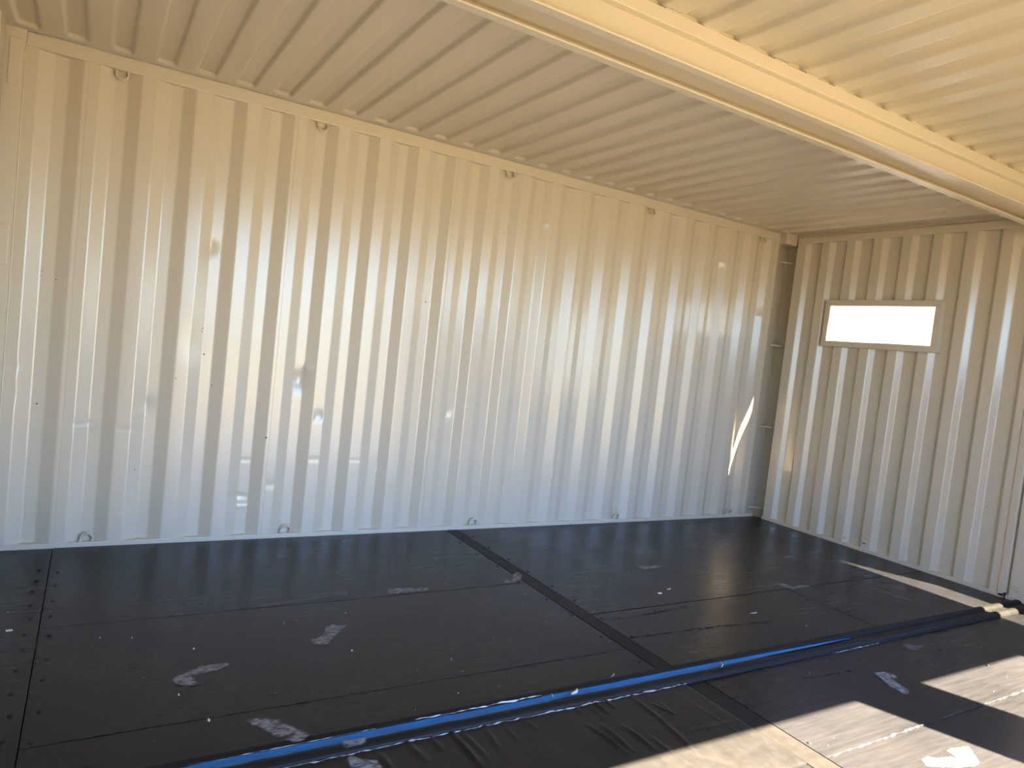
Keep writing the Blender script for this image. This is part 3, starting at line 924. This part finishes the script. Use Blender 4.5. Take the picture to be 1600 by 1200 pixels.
def make_ring(up_side, x, label, group):
    z0 = ZT if up_side else 0.026
    s = -1 if up_side else 1
    t = tag(empty('lashing_ring', (x, 0.010, z0)), label, 'lashing ring', group)
    R_ = 0.030
    pts = [(-R_, 0.012, 0.0), (-R_, 0.008, s * 0.014)]
    for i in range(13):
        a = math.pi * i / 12
        pts.append((-R_ * math.cos(a), 0.006 - 0.014 * math.sin(a), s * (0.018 + R_ * math.sin(a))))
    pts += [(R_, 0.008, s * 0.014), (R_, 0.012, 0.0)]
    v_, f_ = tube_data(pts, 0.0062, 10)
    me_ = bpy.data.meshes.new('loop'); me_.from_pydata([tuple(p) for p in v_], [], f_); me_.update()
    for p in me_.polygons: p.use_smooth = True
    me_.materials.append(MAT_RAIL)
    lo = bpy.data.objects.new('loop', me_); COL.objects.link(lo); lo.parent = t
    b_ = bmesh.new()
    bmesh.ops.create_uvsphere(b_, u_segments=10, v_segments=6, radius=0.0095)
    wm = bpy.data.meshes.new('weld'); b_.to_mesh(wm); b_.free()
    for p in wm.polygons: p.use_smooth = True
    wm.materials.append(MAT_RAIL)
    for sx in (-1, 1):
        w = bpy.data.objects.new('weld', wm); COL.objects.link(w); w.parent = t
        w.location = (sx * R_, 0.010, s * 0.003); w.scale = (1, 1, 0.8)
    return t


TOPL = ['beige lashing ring under the top rail, closest to the welded corner post',
        'beige lashing ring under the top rail, second from the welded corner post',
        'beige lashing ring under the top rail, middle one of five',
        'beige lashing ring under the top rail, second from the window wall',
        'beige lashing ring under the top rail, closest to the window wall']
BOTL = ['painted lashing ring on the floor ledge, closest to the welded corner post',
        'painted lashing ring on the floor ledge, second from the welded corner post',
        'painted lashing ring on the floor ledge, just past the floor strip',
        'painted lashing ring on the floor ledge, second from the window wall',
        'painted lashing ring on the floor ledge, closest to the window wall']
for i, x in enumerate(RING_X):
    make_ring(True, x, TOPL[i], 'lashing rings under the top rail')
    make_ring(False, x, BOTL[i], 'lashing rings on the floor ledge')

# small wire loop and plug at the joint of the end walls
vv, ff = tube_data([(5.622, -2.300, 0.10), (5.600, -2.285, 0.105), (5.596, -2.27, 0.10), (5.606, -2.285, 0.09), (5.622, -2.31, 0.075)], 0.003, 6)
tag(pydata('wire_loop', vv, ff, MAT_RAIL, None, True), 'small beige wire loop low on the joint post', 'wire')
plug = tag(empty('rubber_plug', (5.605, -2.233, 0.0)), 'small black rubber plug at the foot of the joint post', 'plug')
vv, ff = tube_data([(5.605, -2.233, -0.001), (5.605, -2.233, 0.030)], 0.004, 8)
pydata('stem', vv, ff, MAT_GAP, plug, True)
vv, ff = tube_data([(5.605, -2.233, 0.028), (5.605, -2.233, 0.034), (5.605, -2.233, 0.044)], [0.006, 0.010, 0.006], 10)
pydata('knob', vv, ff, MAT_GAP, plug, True)

# ------------------------------------------------------------------ outside
ground = box('ground', -40, 40, -45, 40, -0.40, -0.17, MAT_GROUND)
tag(ground, 'dark brown earth yard outside the openings', 'ground', kind='structure')
damper = box('damper', -9, 15, -8.4, -4.74, -0.18, -0.160, MAT_DAMPER)  # unseen dark strip added to control ground bounce onto the ceilings
tag(damper, 'added dark bounce apron in front of the openings', 'light helper', kind='structure')
fence = tag(empty('fence', (7.4, 0.0, -0.17)), 'tall white panel fence outside the window', 'fence')
for k in range(-5, 6):
    y0 = 0.02 + 0.57 * k
    bm = bmesh.new()
    bm_box(bm, 7.40, 7.44, y0 + 0.004, y0 + 0.566, -0.17, 3.1)
    for j in range(2):
        bm_box(bm, 7.397, 7.402, y0 + 0.10 + 0.24 * j, y0 + 0.24 + 0.24 * j, -0.17, 3.1, 0.003, 1)
    me = bpy.data.meshes.new('fence_panel'); bm.to_mesh(me); bm.free()
    link('fence_panel', me, MAT_FENCE, fence)
